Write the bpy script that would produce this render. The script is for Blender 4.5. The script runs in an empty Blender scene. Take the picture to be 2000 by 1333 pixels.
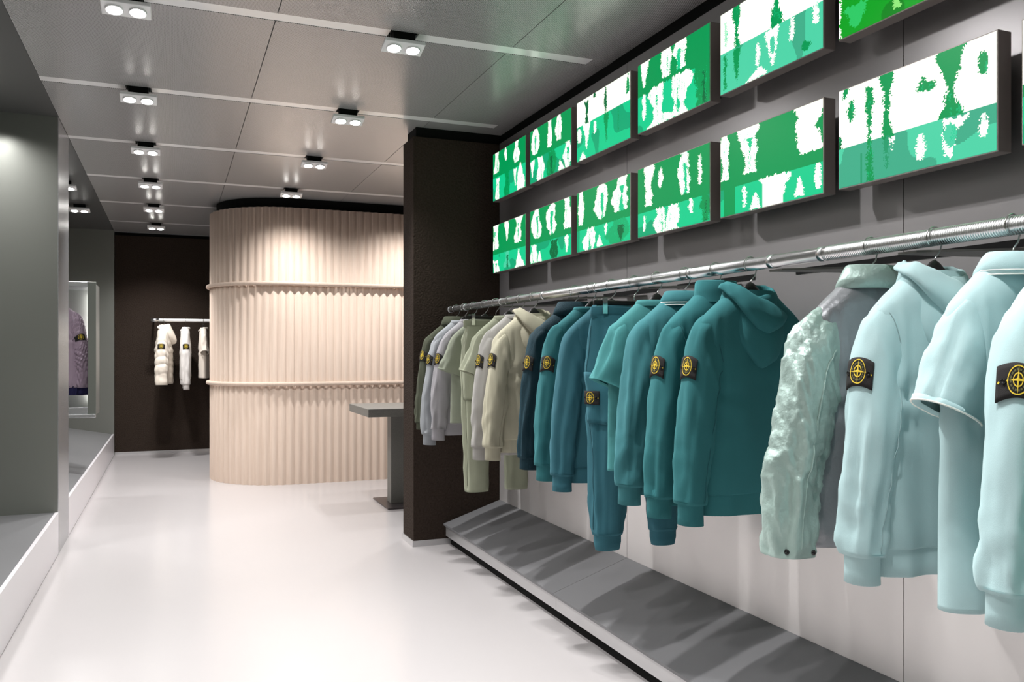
import bpy, bmesh, math, random
import numpy as np
from mathutils import Vector, noise

random.seed(4)
PI = math.pi
scn = bpy.context.scene
COL = scn.collection

# ------------------------------------------------------------------ camera, world, exposure
cam_d = bpy.data.cameras.new('camera')
cam_d.sensor_width = 36.0
cam_d.lens = 36.0 * 1643 / 2000
cam_d.shift_y = 0.00975
cam_d.clip_start = 0.05
cam = bpy.data.objects.new('camera', cam_d)
COL.objects.link(cam)
cam.location = (0, 0, 1.35)
cam.rotation_euler = (PI / 2, 0, -math.radians(21.94))
scn.camera = cam

world = bpy.data.worlds.new('world')
scn.world = world
world.use_nodes = True
world.node_tree.nodes['Background'].inputs[0].default_value = (0.5, 0.5, 0.52, 1)
world.node_tree.nodes['Background'].inputs[1].default_value = 0.10

scn.view_settings.view_transform = 'Standard'
scn.view_settings.look = 'None'
scn.view_settings.gamma = 1.0
scn.view_settings.use_curve_mapping = False
scn.view_settings.exposure = 0.24

SPOT_W = 54.0            # power of one lamp head of a ceiling fixture
SCREEN_W = 1.1          # brightness of the LED screens


# ------------------------------------------------------------------ materials
def lin(c):
    out = []
    for v in c:
        v = v / 255.0
        out.append(v / 12.92 if v <= 0.04045 else ((v + 0.055) / 1.055) ** 2.4)
    return (*out, 1.0)


def new_mat(name):
    m = bpy.data.materials.new(name)
    m.use_nodes = True
    return m, m.node_tree.nodes, m.node_tree.links, m.node_tree.nodes['Principled BSDF']


def pbr(name, col, rough=0.5, metal=0.0, bump=0.0, bscale=200.0, var=0.0, vscale=6.0, spec=0.5,
        stretch=None, sheen=0.0, coat=0.0, detail=3.0, bdist=0.004):
    m, N, L, P = new_mat(name)
    P.inputs['Base Color'].default_value = lin(col)
    P.inputs['Roughness'].default_value = rough
    P.inputs['Metallic'].default_value = metal
    P.inputs['Specular IOR Level'].default_value = spec
    if sheen:
        P.inputs['Sheen Weight'].default_value = sheen
        P.inputs['Sheen Roughness'].default_value = 0.5
        P.inputs['Sheen Tint'].default_value = lin([min(255, v * 1.25 + 20) for v in col])
    if coat:
        P.inputs['Coat Weight'].default_value = coat
        P.inputs['Coat Roughness'].default_value = 0.12
    if bump or var:
        tc = N.new('ShaderNodeTexCoord')
        mp = N.new('ShaderNodeMapping')
        L.new(tc.outputs['Object'], mp.inputs['Vector'])
        if stretch:
            mp.inputs['Scale'].default_value = stretch
    if bump:
        nz = N.new('ShaderNodeTexNoise')
        nz.inputs['Scale'].default_value = bscale
        nz.inputs['Detail'].default_value = detail
        L.new(mp.outputs[0], nz.inputs['Vector'])
        bp = N.new('ShaderNodeBump')
        bp.inputs['Strength'].default_value = bump
        bp.inputs['Distance'].default_value = bdist
        L.new(nz.outputs['Fac'], bp.inputs['Height'])
        L.new(bp.outputs[0], P.inputs['Normal'])
    if var:
        n2 = N.new('ShaderNodeTexNoise')
        n2.inputs['Scale'].default_value = vscale
        n2.inputs['Detail'].default_value = 4
        L.new(mp.outputs[0], n2.inputs['Vector'])
        hs = N.new('ShaderNodeHueSaturation')
        hs.inputs['Color'].default_value = lin(col)
        mr = N.new('ShaderNodeMapRange')
        mr.inputs['To Min'].default_value = 1 - var
        mr.inputs['To Max'].default_value = 1 + var
        L.new(n2.outputs['Fac'], mr.inputs['Value'])
        L.new(mr.outputs[0], hs.inputs['Value'])
        L.new(hs.outputs[0], P.inputs['Base Color'])
    return m


def emit(name, col, strength):
    m, N, L, P = new_mat(name)
    P.inputs['Base Color'].default_value = lin(col)
    P.inputs['Emission Color'].default_value = lin(col)
    P.inputs['Emission Strength'].default_value = strength
    return m


def perforated(name):
    """dark satin metal sheet with a fine staggered field of punched holes"""
    m, N, L, P = new_mat(name)
    tc = N.new('ShaderNodeTexCoord')
    mp = N.new('ShaderNodeMapping')
    mp.inputs['Rotation'].default_value = (0, 0, PI / 4)
    mp.inputs['Scale'].default_value = (820, 820, 820)
    L.new(tc.outputs['Object'], mp.inputs['Vector'])
    sx = N.new('ShaderNodeSeparateXYZ')
    L.new(mp.outputs[0], sx.inputs[0])
    s = []
    for k in ('X', 'Y'):
        q = N.new('ShaderNodeMath'); q.operation = 'SINE'
        L.new(sx.outputs[k], q.inputs[0]); s.append(q)
    mu = N.new('ShaderNodeMath'); mu.operation = 'ADD'
    L.new(s[0].outputs[0], mu.inputs[0]); L.new(s[1].outputs[0], mu.inputs[1])
    rp = N.new('ShaderNodeMapRange')
    rp.inputs['From Min'].default_value = 0.5
    rp.inputs['From Max'].default_value = 1.1
    L.new(mu.outputs[0], rp.inputs['Value'])
    mx = N.new('ShaderNodeMix'); mx.data_type = 'RGBA'
    mx.inputs[6].default_value = lin((190, 188, 188))
    mx.inputs[7].default_value = lin((28, 28, 28))
    L.new(rp.outputs[0], mx.inputs[0])
    L.new(mx.outputs[2], P.inputs['Base Color'])
    P.inputs['Metallic'].default_value = 0.15
    P.inputs['Roughness'].default_value = 0.26
    P.inputs['Specular IOR Level'].default_value = 0.7
    return m


M = {}
M['floor'] = pbr('white_resin_floor', (186, 182, 182), 0.22, 0, 0.01, 3.0, 0.015, 1.2, spec=0.45)
M['ceiling'] = perforated('perforated_ceiling_metal')
M['black'] = pbr('matt_black', (10, 10, 10), 0.8, spec=0.2)
M['strip'] = pbr('satin_aluminium_strip', (253, 252, 252), 0.15, 0.1)
M['wall_shaded'] = pbr('satin_wall_panel_shaded', (160, 157, 158), 0.36, 0.6, 0.02, 40, 0.02, 3)  # upper wall: its dim reflections are painted into a darker base colour
M['wall_floorlit'] = pbr('satin_wall_panel_floorlit', (236, 232, 230), 0.36, 0.5, 0.02, 40, 0.02, 3)  # same satin wall lower down, brightness reflected from the floor painted in
M['felt'] = pbr('dark_brown_felt', (58, 49, 43), 0.95, 0, 1.0, 75, 0.45, 75, spec=0.1, detail=6, bdist=0.012)
M['steel'] = pbr('brushed_steel', (186, 188, 190), 0.26, 0.75)
M['niche'] = pbr('satin_grey_niche_panel', (130, 132, 126), 0.36, 0.45, 0.03, 30, 0.03, 2)
M['niche_top'] = pbr('dark_grey_sill', (128, 128, 130), 0.4, 0.3, 0.03, 30, 0.05, 3)
M['sill'] = pbr('white_sill_panel', (228, 225, 228), 0.3, 0.1)
M['plinth_top'] = pbr('satin_grey_plinth', (116, 116, 118), 0.45, 0.0, 0.02, 50, 0.03, 4, spec=0.3)
M['fascia'] = pbr('pale_plinth_fascia', (208, 207, 208), 0.32, 0.55, 0.02, 50, 0.02, 4)
M['stone'] = pbr('grey_granite', (116, 115, 110), 0.5, 0, 0.1, 300, 0.45, 260)
M['chrome'] = pbr('chrome', (228, 229, 230), 0.27, 1.0)
M['hook'] = pbr('hook_wire', (215, 216, 214), 0.12, 1.0)
M['hanger'] = pbr('black_hanger', (26, 23, 22), 0.45, 0, spec=0.4)
M['lamp_metal'] = pbr('lamp_housing', (240, 240, 240), 0.35, 0.0)
M['lamp_lens'] = emit('lamp_lens', (255, 252, 246), 42.0)
M['screen_box'] = pbr('screen_housing', (168, 158, 154), 0.42, 0.6, 0.02, 80, stretch=(1, 1, 10))
M['badge'] = pbr('badge_black', (22, 18, 18), 0.85, 0, 0.4, 900)
M['thread'] = pbr('badge_yellow_thread', (226, 196, 52), 0.7, 0, 0.3, 900)
M['thread_green'] = pbr('badge_green_thread', (92, 92, 52), 0.8, 0, 0.3, 900)
M['button'] = pbr('black_button', (16, 15, 16), 0.25)
M['white_trim'] = pbr('white_knit_trim', (238, 238, 230), 0.9)
M['led'] = emit('case_light', (255, 253, 250), 14.0)


def wood_mat():
    m, N, L, P = new_mat('pale_wood')
    tc = N.new('ShaderNodeTexCoord')
    gi = N.new('ShaderNodeObjectInfo')
    ad = N.new('ShaderNodeVectorMath'); ad.operation = 'ADD'
    L.new(tc.outputs['Object'], ad.inputs[0])
    L.new(gi.outputs['Location'], ad.inputs[1])
    mp = N.new('ShaderNodeMapping'); mp.inputs['Scale'].default_value = (30, 30, 1.6)
    L.new(ad.outputs[0], mp.inputs['Vector'])
    nz = N.new('ShaderNodeTexNoise'); nz.inputs['Scale'].default_value = 2.4; nz.inputs['Detail'].default_value = 6
    L.new(mp.outputs[0], nz.inputs['Vector'])
    cr = N.new('ShaderNodeValToRGB')
    cr.color_ramp.elements[0].position = 0.3; cr.color_ramp.elements[0].color = lin((214, 193, 176))
    cr.color_ramp.elements[1].position = 0.7; cr.color_ramp.elements[1].color = lin((222, 202, 186))
    L.new(nz.outputs['Fac'], cr.inputs[0])
    L.new(cr.outputs[0], P.inputs['Base Color'])
    n2 = N.new('ShaderNodeTexNoise'); n2.inputs['Scale'].default_value = 260; n2.inputs['Detail'].default_value = 3
    L.new(ad.outputs[0], n2.inputs['Vector'])
    bp = N.new('ShaderNodeBump'); bp.inputs['Strength'].default_value = 0.15; bp.inputs['Distance'].default_value = 0.004
    L.new(n2.outputs['Fac'], bp.inputs['Height'])
    L.new(bp.outputs[0], P.inputs['Normal'])
    P.inputs['Roughness'].default_value = 0.75
    return m


M['wood'] = wood_mat()

_cloth = {}


def cloth(col, rough=0.92, bump=0.22, bscale=850, sheen=0.25, var=0.10, stretch=None, metal=0.0, vscale=9):
    key = (col, rough, bump, bscale, sheen, var, metal, stretch)
    if key not in _cloth:
        _cloth[key] = pbr('cloth_%d_%d_%d' % col, col, rough, metal, bump, bscale, var, vscale, spec=0.3,
                          sheen=sheen, stretch=stretch)
    return _cloth[key]


# ------------------------------------------------------------------ object helpers
def tag(o, label=None, cat=None, group=None, kind=None):
    if label: o['label'] = label
    if cat: o['category'] = cat
    if group: o['group'] = group
    if kind: o['kind'] = kind
    return o


def link(o, parent=None):
    COL.objects.link(o)
    if parent is not None:
        o.parent = parent
    return o


def empty(name, loc, rz=0.0):
    o = bpy.data.objects.new(name, None)
    o.empty_display_size = 0.05
    o.location = loc
    o.rotation_euler = (0, 0, rz)
    return link(o)


def mesh(name, verts, faces, mat, parent=None, smooth=True, loc=None):
    me = bpy.data.meshes.new(name)
    me.from_pydata([tuple(v) for v in verts], [], faces)
    me.materials.append(mat)
    if smooth:
        me.polygons.foreach_set('use_smooth', [True] * len(me.polygons))
    me.update()
    o = bpy.data.objects.new(name, me)
    if loc: o.location = loc
    return link(o, parent)


def box(name, x0, x1, y0, y1, z0, z1, mat, parent=None, bevel=0.0, seg=2):
    bm = bmesh.new()
    v = [bm.verts.new(p) for p in ((x0, y0, z0), (x1, y0, z0), (x1, y1, z0), (x0, y1, z0),
                                   (x0, y0, z1), (x1, y0, z1), (x1, y1, z1), (x0, y1, z1))]
    for f in ((0, 3, 2, 1), (4, 5, 6, 7), (0, 1, 5, 4), (1, 2, 6, 5), (2, 3, 7, 6), (3, 0, 4, 7)):
        bm.faces.new([v[i] for i in f])
    if bevel:
        bmesh.ops.bevel(bm, geom=bm.edges[:], offset=bevel, segments=seg, affect='EDGES', profile=0.5)
    me = bpy.data.meshes.new(name)
    bm.to_mesh(me); bm.free()
    me.materials.append(mat)
    return link(bpy.data.objects.new(name, me), parent)


def prism(name, prof, y0, y1, mat, parent=None):
    """extrude an (x, z) outline along y"""
    n = len(prof)
    vs = [(x, y0, z) for x, z in prof] + [(x, y1, z) for x, z in prof]
    fs = [tuple(range(n)), tuple(range(2 * n - 1, n - 1, -1))]
    fs += [(i, i + n, (i + 1) % n + n, (i + 1) % n) for i in range(n)]
    o = mesh(name, vs, fs, mat, parent, smooth=False)
    bm = bmesh.new(); bm.from_mesh(o.data)
    bmesh.ops.recalc_face_normals(bm, faces=bm.faces[:]); bm.to_mesh(o.data); bm.free()
    return o


def grid_faces(K, n, closed=True):
    fs = []
    for k in range(K - 1):
        for i in range(n if closed else n - 1):
            j = (i + 1) % n
            fs.append((k * n + i, k * n + j, (k + 1) * n + j, (k + 1) * n + i))
    return fs


def loft(name, rings, mat, parent=None, closed=True, cap0=False, cap1=False, loc=None):
    K, n = len(rings), len(rings[0])
    vs = [p for r in rings for p in r]
    fs = grid_faces(K, n, closed)
    if cap0: fs.append(tuple(range(n - 1, -1, -1)))
    if cap1: fs.append(tuple((K - 1) * n + i for i in range(n)))
    return mesh(name, vs, fs, mat, parent, loc=loc)


def tube(name, pts, r, mat, parent=None, n=10, cap=True, loc=None):
    pts = [Vector(p) for p in pts]
    rr = r if isinstance(r, (list, tuple)) else [r] * len(pts)
    rings = []
    up = None
    for i, p in enumerate(pts):
        t = (pts[min(i + 1, len(pts) - 1)] - pts[max(i - 1, 0)]).normalized()
        if up is None:
            up = t.orthogonal().normalized()
        else:
            up = (up - t * up.dot(t)).normalized()
        b = t.cross(up)
        rings.append([p + (up * math.cos(a) + b * math.sin(a)) * rr[i]
                      for a in (2 * PI * k / n for k in range(n))])
    return loft(name, rings, mat, parent, cap0=cap, cap1=cap, loc=loc)


def copy_tree(o, parent=None):
    c = o.copy()
    COL.objects.link(c)
    c.parent = parent
    for ch in list(o.children):
        copy_tree(ch, c)
    return c


def interp(pts, s):
    """Catmull-Rom through equally spaced control rows (tuples)"""
    n = len(pts) - 1
    x = min(max(s, 0.0), 1.0) * n
    i = min(int(x), n - 1)
    t = x - i
    p0, p1, p2, p3 = pts[max(i - 1, 0)], pts[i], pts[i + 1], pts[min(i + 2, n)]
    return tuple(0.5 * (2 * b + (c - a) * t + (2 * a - 5 * b + 4 * c - d) * t * t + (3 * b - a - 3 * c + d) * t ** 3)
                 for a, b, c, d in zip(p0, p1, p2, p3))


# ------------------------------------------------------------------ the room
RX = 2.17            # face of the right wall
LX = -0.705          # front plane of the left wall
NB = -1.75           # back of the left niches
YF, YB = -3.0, 12.08
PY0, PY1 = 5.627, 5.90
CZ = 2.9025
STRIP_Y = [4.036 + 1.408 * k for k in range(-4, 6)]
SW = 0.046           # half width of a ceiling strip

tag(box('floor', -1.9, 4.3, YF, YB, -0.1, 0, M['floor']),
    'glossy white seamless resin floor of the shop', 'floor', kind='structure')

ceil = tag(box('ceiling', -1.9, 4.3, YF, YB + 0.1, CZ + 0.03, CZ + 0.13, M['black']),
           'dark grey perforated metal ceiling of large panels', 'ceiling', kind='structure')
xs = [LX, 0.4455, 1.609, RX + 0.02]
ys = [YF] + STRIP_Y + [YB]
pm = {}
for j in range(len(ys) - 1):
    y0 = ys[j] + (SW if j else 0)
    y1 = ys[j + 1] - (SW if j < len(ys) - 2 else 0)
    cols = xs if y1 < PY1 + 0.9 else xs[:3] + [2.75, 4.2]
    for i in range(len(cols) - 1):
        key = (round(cols[i + 1] - cols[i], 3), round(y1 - y0, 3))
        g = 0.0022
        if key not in pm:
            o = box('ceiling_panel', -key[0] / 2 + g, key[0] / 2 - g, -key[1] / 2 + g / 2, key[1] / 2 - g / 2, 0, 0.03,
                    M['ceiling'], ceil)
            pm[key] = o
        else:
            o = link(bpy.data.objects.new('ceiling_panel', pm[key].data), ceil)
        o.location = ((cols[i] + cols[i + 1]) / 2, (y0 + y1) / 2, CZ)
box('niche_ceiling', NB, LX, YF, YB, CZ, CZ + 0.03, pbr('dark_niche_ceiling', (78, 78, 78), 0.45), ceil)

for y in STRIP_Y:
    if y < PY1:
        box('end_filler', 2.077, RX + 0.02, y - SW, y + SW, CZ, CZ + 0.03, M['ceiling'], ceil)

ROWS = [-0.19, 1.048, 2.29]
for k, y in enumerate(STRIP_Y):
    x1 = 2.075 if y < PY1 else 4.2
    st = empty('trim_%d' % (k + 1), (0, y, CZ))
    tag(st, 'long pale aluminium strip set between the ceiling panels', 'ceiling strip', 'aluminium ceiling strips', 'structure')
    cuts = [LX]
    for r in ROWS:
        if r < x1:
            cuts += [r - 0.07, r + 0.07]
    cuts.append(x1)
    for a in range(0, len(cuts), 2):
        box('strip_segment', cuts[a], cuts[a + 1], -SW + 0.001, SW - 0.001, 0.002, 0.014, M['strip'], st)

# right wall: panels, bracket slots
wr = tag(box('wall_right', RX + 0.02, RX + 0.14, YF, PY0 + 0.1, 0, CZ, M['black']),
         'right wall of satin grey panels behind the clothes rail', 'wall', kind='structure')
pe = [PY0, 3.80, 2.03, 0.26, -1.51, YF]
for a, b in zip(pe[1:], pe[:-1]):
    box('wall_panel', RX, RX + 0.02, a + 0.0015, b - 0.0015, 1.21, 2.835, M['wall_shaded'], wr)
    box('wall_panel', RX, RX + 0.02, a + 0.0015, b - 0.0015, 0, 1.207, M['wall_floorlit'], wr)  # lower part of the same wall in its painted-bright copy
SLOT_Z = 1.648
for a, b in ((1.30, 2.53), (2.77, 3.33), (3.50, 4.05), (4.25, 4.95), (0.2, 1.1)):
    box('bracket_slot', RX - 0.003, RX + 0.004, a, b, SLOT_Z - 0.011, SLOT_Z + 0.011, M['black'], wr)

# dark partition (pillar) at the end of the rail
pt = tag(box('wall_partition', 1.535, 4.2, PY0, PY1, 0.04, 2.83, M['felt']),
         'dark brown rough felt partition at the end of the clothes rail', 'partition wall', kind='structure')
box('base_trim', 1.527, 4.2, PY0 - 0.008, PY1 + 0.008, 0, 0.04, M['fascia'], pt)
box('shadow_gap', 1.56, 4.2, PY0 + 0.025, PY1 - 0.025, 2.83, CZ, M['black'], pt)

wb = tag(box('wall_back', -1.9, 4.3, YB, YB + 0.12, 0.03, 2.86, M['felt']),
         'dark brown felt back wall behind the white clothes', 'wall', kind='structure')
box('base_trim', -1.9, 4.3, YB - 0.006, YB + 0.1, 0, 0.03, M['fascia'], wb)
box('shadow_gap', -1.9, 4.3, YB + 0.02, YB + 0.1, 2.86, CZ, M['black'], wb)
tag(box('wall_side', 4.2, 4.3, PY1, YB, 0, CZ, M['felt']), 'dark felt wall at the far side of the rear room', 'wall', kind='structure')
tag(box('wall_front', -1.9, 4.3, YF - 0.1, YF, 0, CZ, M['felt']), 'dark felt wall at the shop entrance', 'wall', kind='structure')

# left wall: niches with sills, steel clad post
wl = tag(box('wall_left', NB - 0.1, NB, YF, YB, 0, CZ, M['niche']),
         'left wall of satin grey display niches with white sill fronts', 'wall', kind='structure')
P0, P1 = 6.295, 6.87
N2 = 11.93
box('niche_end', NB, LX - 0.004, P0, P1, 0, CZ, M['niche'], wl)
box('steel_cladding', LX - 0.004, LX, P0 - 0.001, P1 + 0.001, 0, CZ, M['steel'], wl)
box('niche_end', NB, LX, N2, YB, 0, CZ, M['niche'], wl)
box('niche_end', NB, LX, YF, 0.6, 0, CZ, M['niche'], wl)
SH = 0.281
box('sill_front', LX - 0.02, LX, 0.6, P0 - 0.002, 0.006, SH, M['sill'], wl)
box('sill_front', LX - 0.02, LX, P1 + 0.002, N2, 0.006, SH, M['sill'], wl)
box('sill_top', NB, LX - 0.02, 0.6, P0, SH - 0.03, SH - 0.001, M['niche_top'], wl)
prism('sill_top', [(LX - 0.02, SH - 0.001), (NB, SH + 0.2), (NB, SH + 0.16), (LX - 0.02, SH - 0.04)], P1, N2, M['niche_top'], wl)
box('toe_gap', LX - 0.018, LX - 0.012, 0.6, N2, 0, 0.006, M['black'], wl)

# ------------------------------------------------------------------ sloped plinths under the rail
PL = [(3.80, PY0 - 0.004), (2.03, 3.80), (0.26, 2.03), (-1.51, 0.26)]
pl_lab = ['sloped grey metal display plinth running against the dark felt partition',
          'sloped grey metal display plinth under the teal clothes',
          'sloped grey metal display plinth under the mint clothes',
          'sloped grey metal display plinth beyond the mint clothes']
for (a, b), lb in zip(PL, pl_lab):
    e = tag(empty('display_plinth', (RX, a, 0)), lb, 'plinth', 'display plinths along the right wall')
    d = b - a
    prism('plinth_top', [(-0.42, 0.145), (-0.001, 0.284), (-0.001, 0.272), (-0.42, 0.133)], 0.001, d - 0.001, M['plinth_top'], e)
    box('fascia', -0.403, -0.388, 0.001, d - 0.001, 0.060, 0.1365, M['fascia'], e)
    box('toe_kick', -0.37, -0.35, 0.001, d - 0.001, 0, 0.128, M['black'], e)

# ------------------------------------------------------------------ fluted wooden partition
WY = 8.722
WR = 0.76
WCX = 1.138
WTOP = 2.80
fl = tag(empty('fluted_partition', (WCX, WY + WR, 0)), 'pale wooden fluted partition with round end and two thin rails', 'partition')
PITCH = 0.0796
NF = 8
prof = []
for i in range(NF + 1):
    t = i / NF
    prof.append((-PITCH / 2 + PITCH * t, -0.019 * (0.5 - 0.5 * math.cos(2 * PI * t)) ** 0.8))
fv = [(x, y, z) for z in (0, WTOP) for x, y in prof]
ff = [(i, i + 1, i + NF + 2, i + NF + 1) for i in range(NF)]
ff.append(tuple(range(NF + 1, 2 * NF + 2)))
proto = mesh('flute', fv, ff, M['wood'], fl, smooth=True)
for p in proto.data.polygons:
    if len(p.vertices) > 4: p.use_smooth = False
places = []
nst = 38
for i in range(nst):
    places.append(((i + 0.5) * PITCH, -WR, 0))
arc = PI * WR
nar = round(arc / PITCH)
for i in range(nar):
    a = (i + 0.5) / nar * PI
    places.append((-WR * math.sin(a), -WR * math.cos(a), -a))
for i in range(nst):
    places.append(((i + 0.5) * PITCH, WR, PI))
for i, (x, y, rz) in enumerate(places):
    o = proto if i == 0 else link(bpy.data.objects.new('flute', proto.data), fl)
    o.location = (x, y, 0)
    o.rotation_euler = (0, 0, rz)


def stadium(r, ext, nseg=40):
    pts = [(ext, -r)] + [(-r * math.sin(PI * i / nseg), -r * math.cos(PI * i / nseg)) for i in range(nseg + 1)] + [(ext, r)]
    return pts


for z in (2.03, 1.016):
    outline = stadium(WR + 0.036, nst * PITCH)
    tube('rail_band', [(x, y, z) for x, y in outline], 0.021, M['wood'], fl, n=10)
core = stadium(WR - 0.004, nst * PITCH)
n = len(core)
vs = [(x, y, 0.0) for x, y in core] + [(x, y, WTOP - 0.02) for x, y in core]
mesh('core', vs, [(i, (i + 1) % n, (i + 1) % n + n, i + n) for i in range(n)] + [tuple(range(n, 2 * n))], M['black'], fl, smooth=False)
core = stadium(WR - 0.05, nst * PITCH)
vs = [(x, y, WTOP - 0.02) for x, y in core] + [(x, y, CZ) for x, y in core]
mesh('shadow_gap', vs, [(i, (i + 1) % n, (i + 1) % n + n, i + n) for i in range(n)], M['black'], fl, smooth=False)

# ------------------------------------------------------------------ stone table
tb = tag(empty('stone_table', (2.10, 7.30, 0)), 'grey granite pedestal table standing behind the felt partition', 'table')
box('tabletop', -0.603, 0.603, -0.402, 0.402, 0.799, 0.867, M['stone'], tb, 0.003)
box('column', -0.33, 0.33, -0.07, 0.07, 0.012, 0.799, M['stone'], tb, 0.003)
box('base_plate', -0.41, 0.41, -0.29, 0.29, 0, 0.012, pbr('dark_base_plate', (88, 82, 84), 0.35, 0.6), tb, 0.002)


# ------------------------------------------------------------------ ceiling spotlights
def disc_rings(cx, cy, prof, n=24):
    return [[(cx + r * math.cos(2 * PI * k / n), cy + r * math.sin(2 * PI * k / n), z) for k in range(n)] for r, z in prof]


TA = math.radians(13)          # lamp heads lean back towards the entrance


def lean(p):
    x, y, z = p
    z += 0.045
    return (x, y * math.cos(TA) + z * math.sin(TA), -y * math.sin(TA) + z * math.cos(TA) - 0.045)


fx = empty('ceiling_spotlight', (0, 0, CZ))
box('mount', -0.055, 0.055, -0.03, 0.03, -0.035, 0.0125, M['black'], fx)
hs = box('housing', -0.100, 0.100, -0.052, 0.052, -0.067, -0.048, M['lamp_metal'], fx, 0.003)
for v in hs.data.vertices:
    v.co = lean(v.co)


def lamp_data(name, power, cone=104):
    d = bpy.data.lights.new(name, 'SPOT')
    d.energy = power
    d.color = (1.0, 0.985, 0.98)
    d.spot_size = math.radians(cone)
    d.spot_blend = 1.0
    d.shadow_soft_size = 0.022
    return d


spot_d = lamp_data('spot', SPOT_W)
niche_d = lamp_data('niche_spot', SPOT_W * 0.5, 160)
back_d = lamp_data('back_spot', SPOT_W * 1.3)
rear_d = lamp_data('rear_spot', SPOT_W * 0.62, 156)
for sx in (-0.047, 0.047):
    pr = [(0.037, -0.066), (0.037, -0.075), (0.033, -0.076), (0.033, -0.070)]
    rg = loft('lamp_ring', [[lean(p) for p in r] for r in disc_rings(sx, 0, pr)], M['lamp_metal'], fx)
    loft('lens', [[lean(p) for p in r] for r in disc_rings(sx, 0, [(0.0325, -0.0715), (0.02, -0.076), (0.008, -0.078)])], M['lamp_lens'], rg, cap1=True)
    lo = link(bpy.data.objects.new('spot', spot_d), fx)
    lo.location = lean((sx, 0, -0.085))
ORDN = ['first', 'second', 'third', 'fourth', 'fifth', 'sixth', 'seventh', 'eighth', 'ninth', 'tenth']
spots = []
for k, y in enumerate(reversed(STRIP_Y)):
    spots.append((ROWS[0], y, 'twin white ceiling spotlight, %s from the dark back wall in the row along the niches' % ORDN[k], 'spotlights along the niches'))
for k, y in enumerate([v for v in reversed(STRIP_Y) if v < 9]):
    spots.append((ROWS[1], y, 'twin white ceiling spotlight, %s from the fluted partition in the row beside the screens' % ORDN[k], 'spotlights beside the screens'))
for y in STRIP_Y:
    if 6.5 < y < 9:
        spots.append((ROWS[2], y, 'twin white ceiling spotlight over the stone table', 'spotlights over the table'))
for x, y in ((-1.2, 1.94), (-1.2, 3.28), (-1.2, 4.62), (-1.1, 6.0), (-0.92, 7.3), (-0.92, 8.64), (-0.92, 9.98)):
    spots.append((x, y, 'twin white spotlight under the ceiling of the niche with the display case' if x > -1 else
                  'twin white spotlight under the ceiling of the empty niche', 'spotlights in the niches'))
# aim of the heads: (towards the right wall, towards the entrance)
AIM = {ROWS[0]: (3, 12), ROWS[1]: (13, 22), ROWS[2]: (-6, 8)}
for i, (x, y, lb, gr) in enumerate(spots):
    o = fx if i == 0 else copy_tree(fx)
    o.location = (x, y, CZ)
    tag(o, lb, 'spotlight', gr)
    ax, ay = AIM.get(x, (0, 0))
    if x > LX and y > 6:
        ax, ay = 0, (-14 if y > 9 else 8 if y > 7.5 else -8)
    for c in o.children:
        if c.type == 'LIGHT':
            c.rotation_euler = Vector((-math.tan(math.radians(ax)), math.tan(math.radians(ay)), 1)).to_track_quat('Z', 'Y').to_euler()
            if x < LX:
                c.data = niche_d
            elif y > 6:
                c.data = rear_d if x > 0 else back_d

# ------------------------------------------------------------------ LED screens
SX = 2.05
SWD, SHT = 0.584, 0.329
W_ = (246, 253, 236); G_ = (0, 138, 74); MI = (16, 186, 128); TE = (70, 190, 150); DK = (2, 96, 52)
NU, NV = 160, 90


def vnoise(rs, fu, fv):
    gx = rs.rand(fv + 2, fu + 2)
    u = np.linspace(0, fu, NU); v = np.linspace(0, fv, NV)
    U, V = np.meshgrid(u, v)
    i = U.astype(int); j = V.astype(int)
    a = U - i; b = V - j
    a = a * a * (3 - 2 * a); b = b * b * (3 - 2 * b)
    return gx[j, i] * (1 - a) * (1 - b) + gx[j, i + 1] * a * (1 - b) + gx[j + 1, i] * (1 - a) * b + gx[j + 1, i + 1] * a * b


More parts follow.
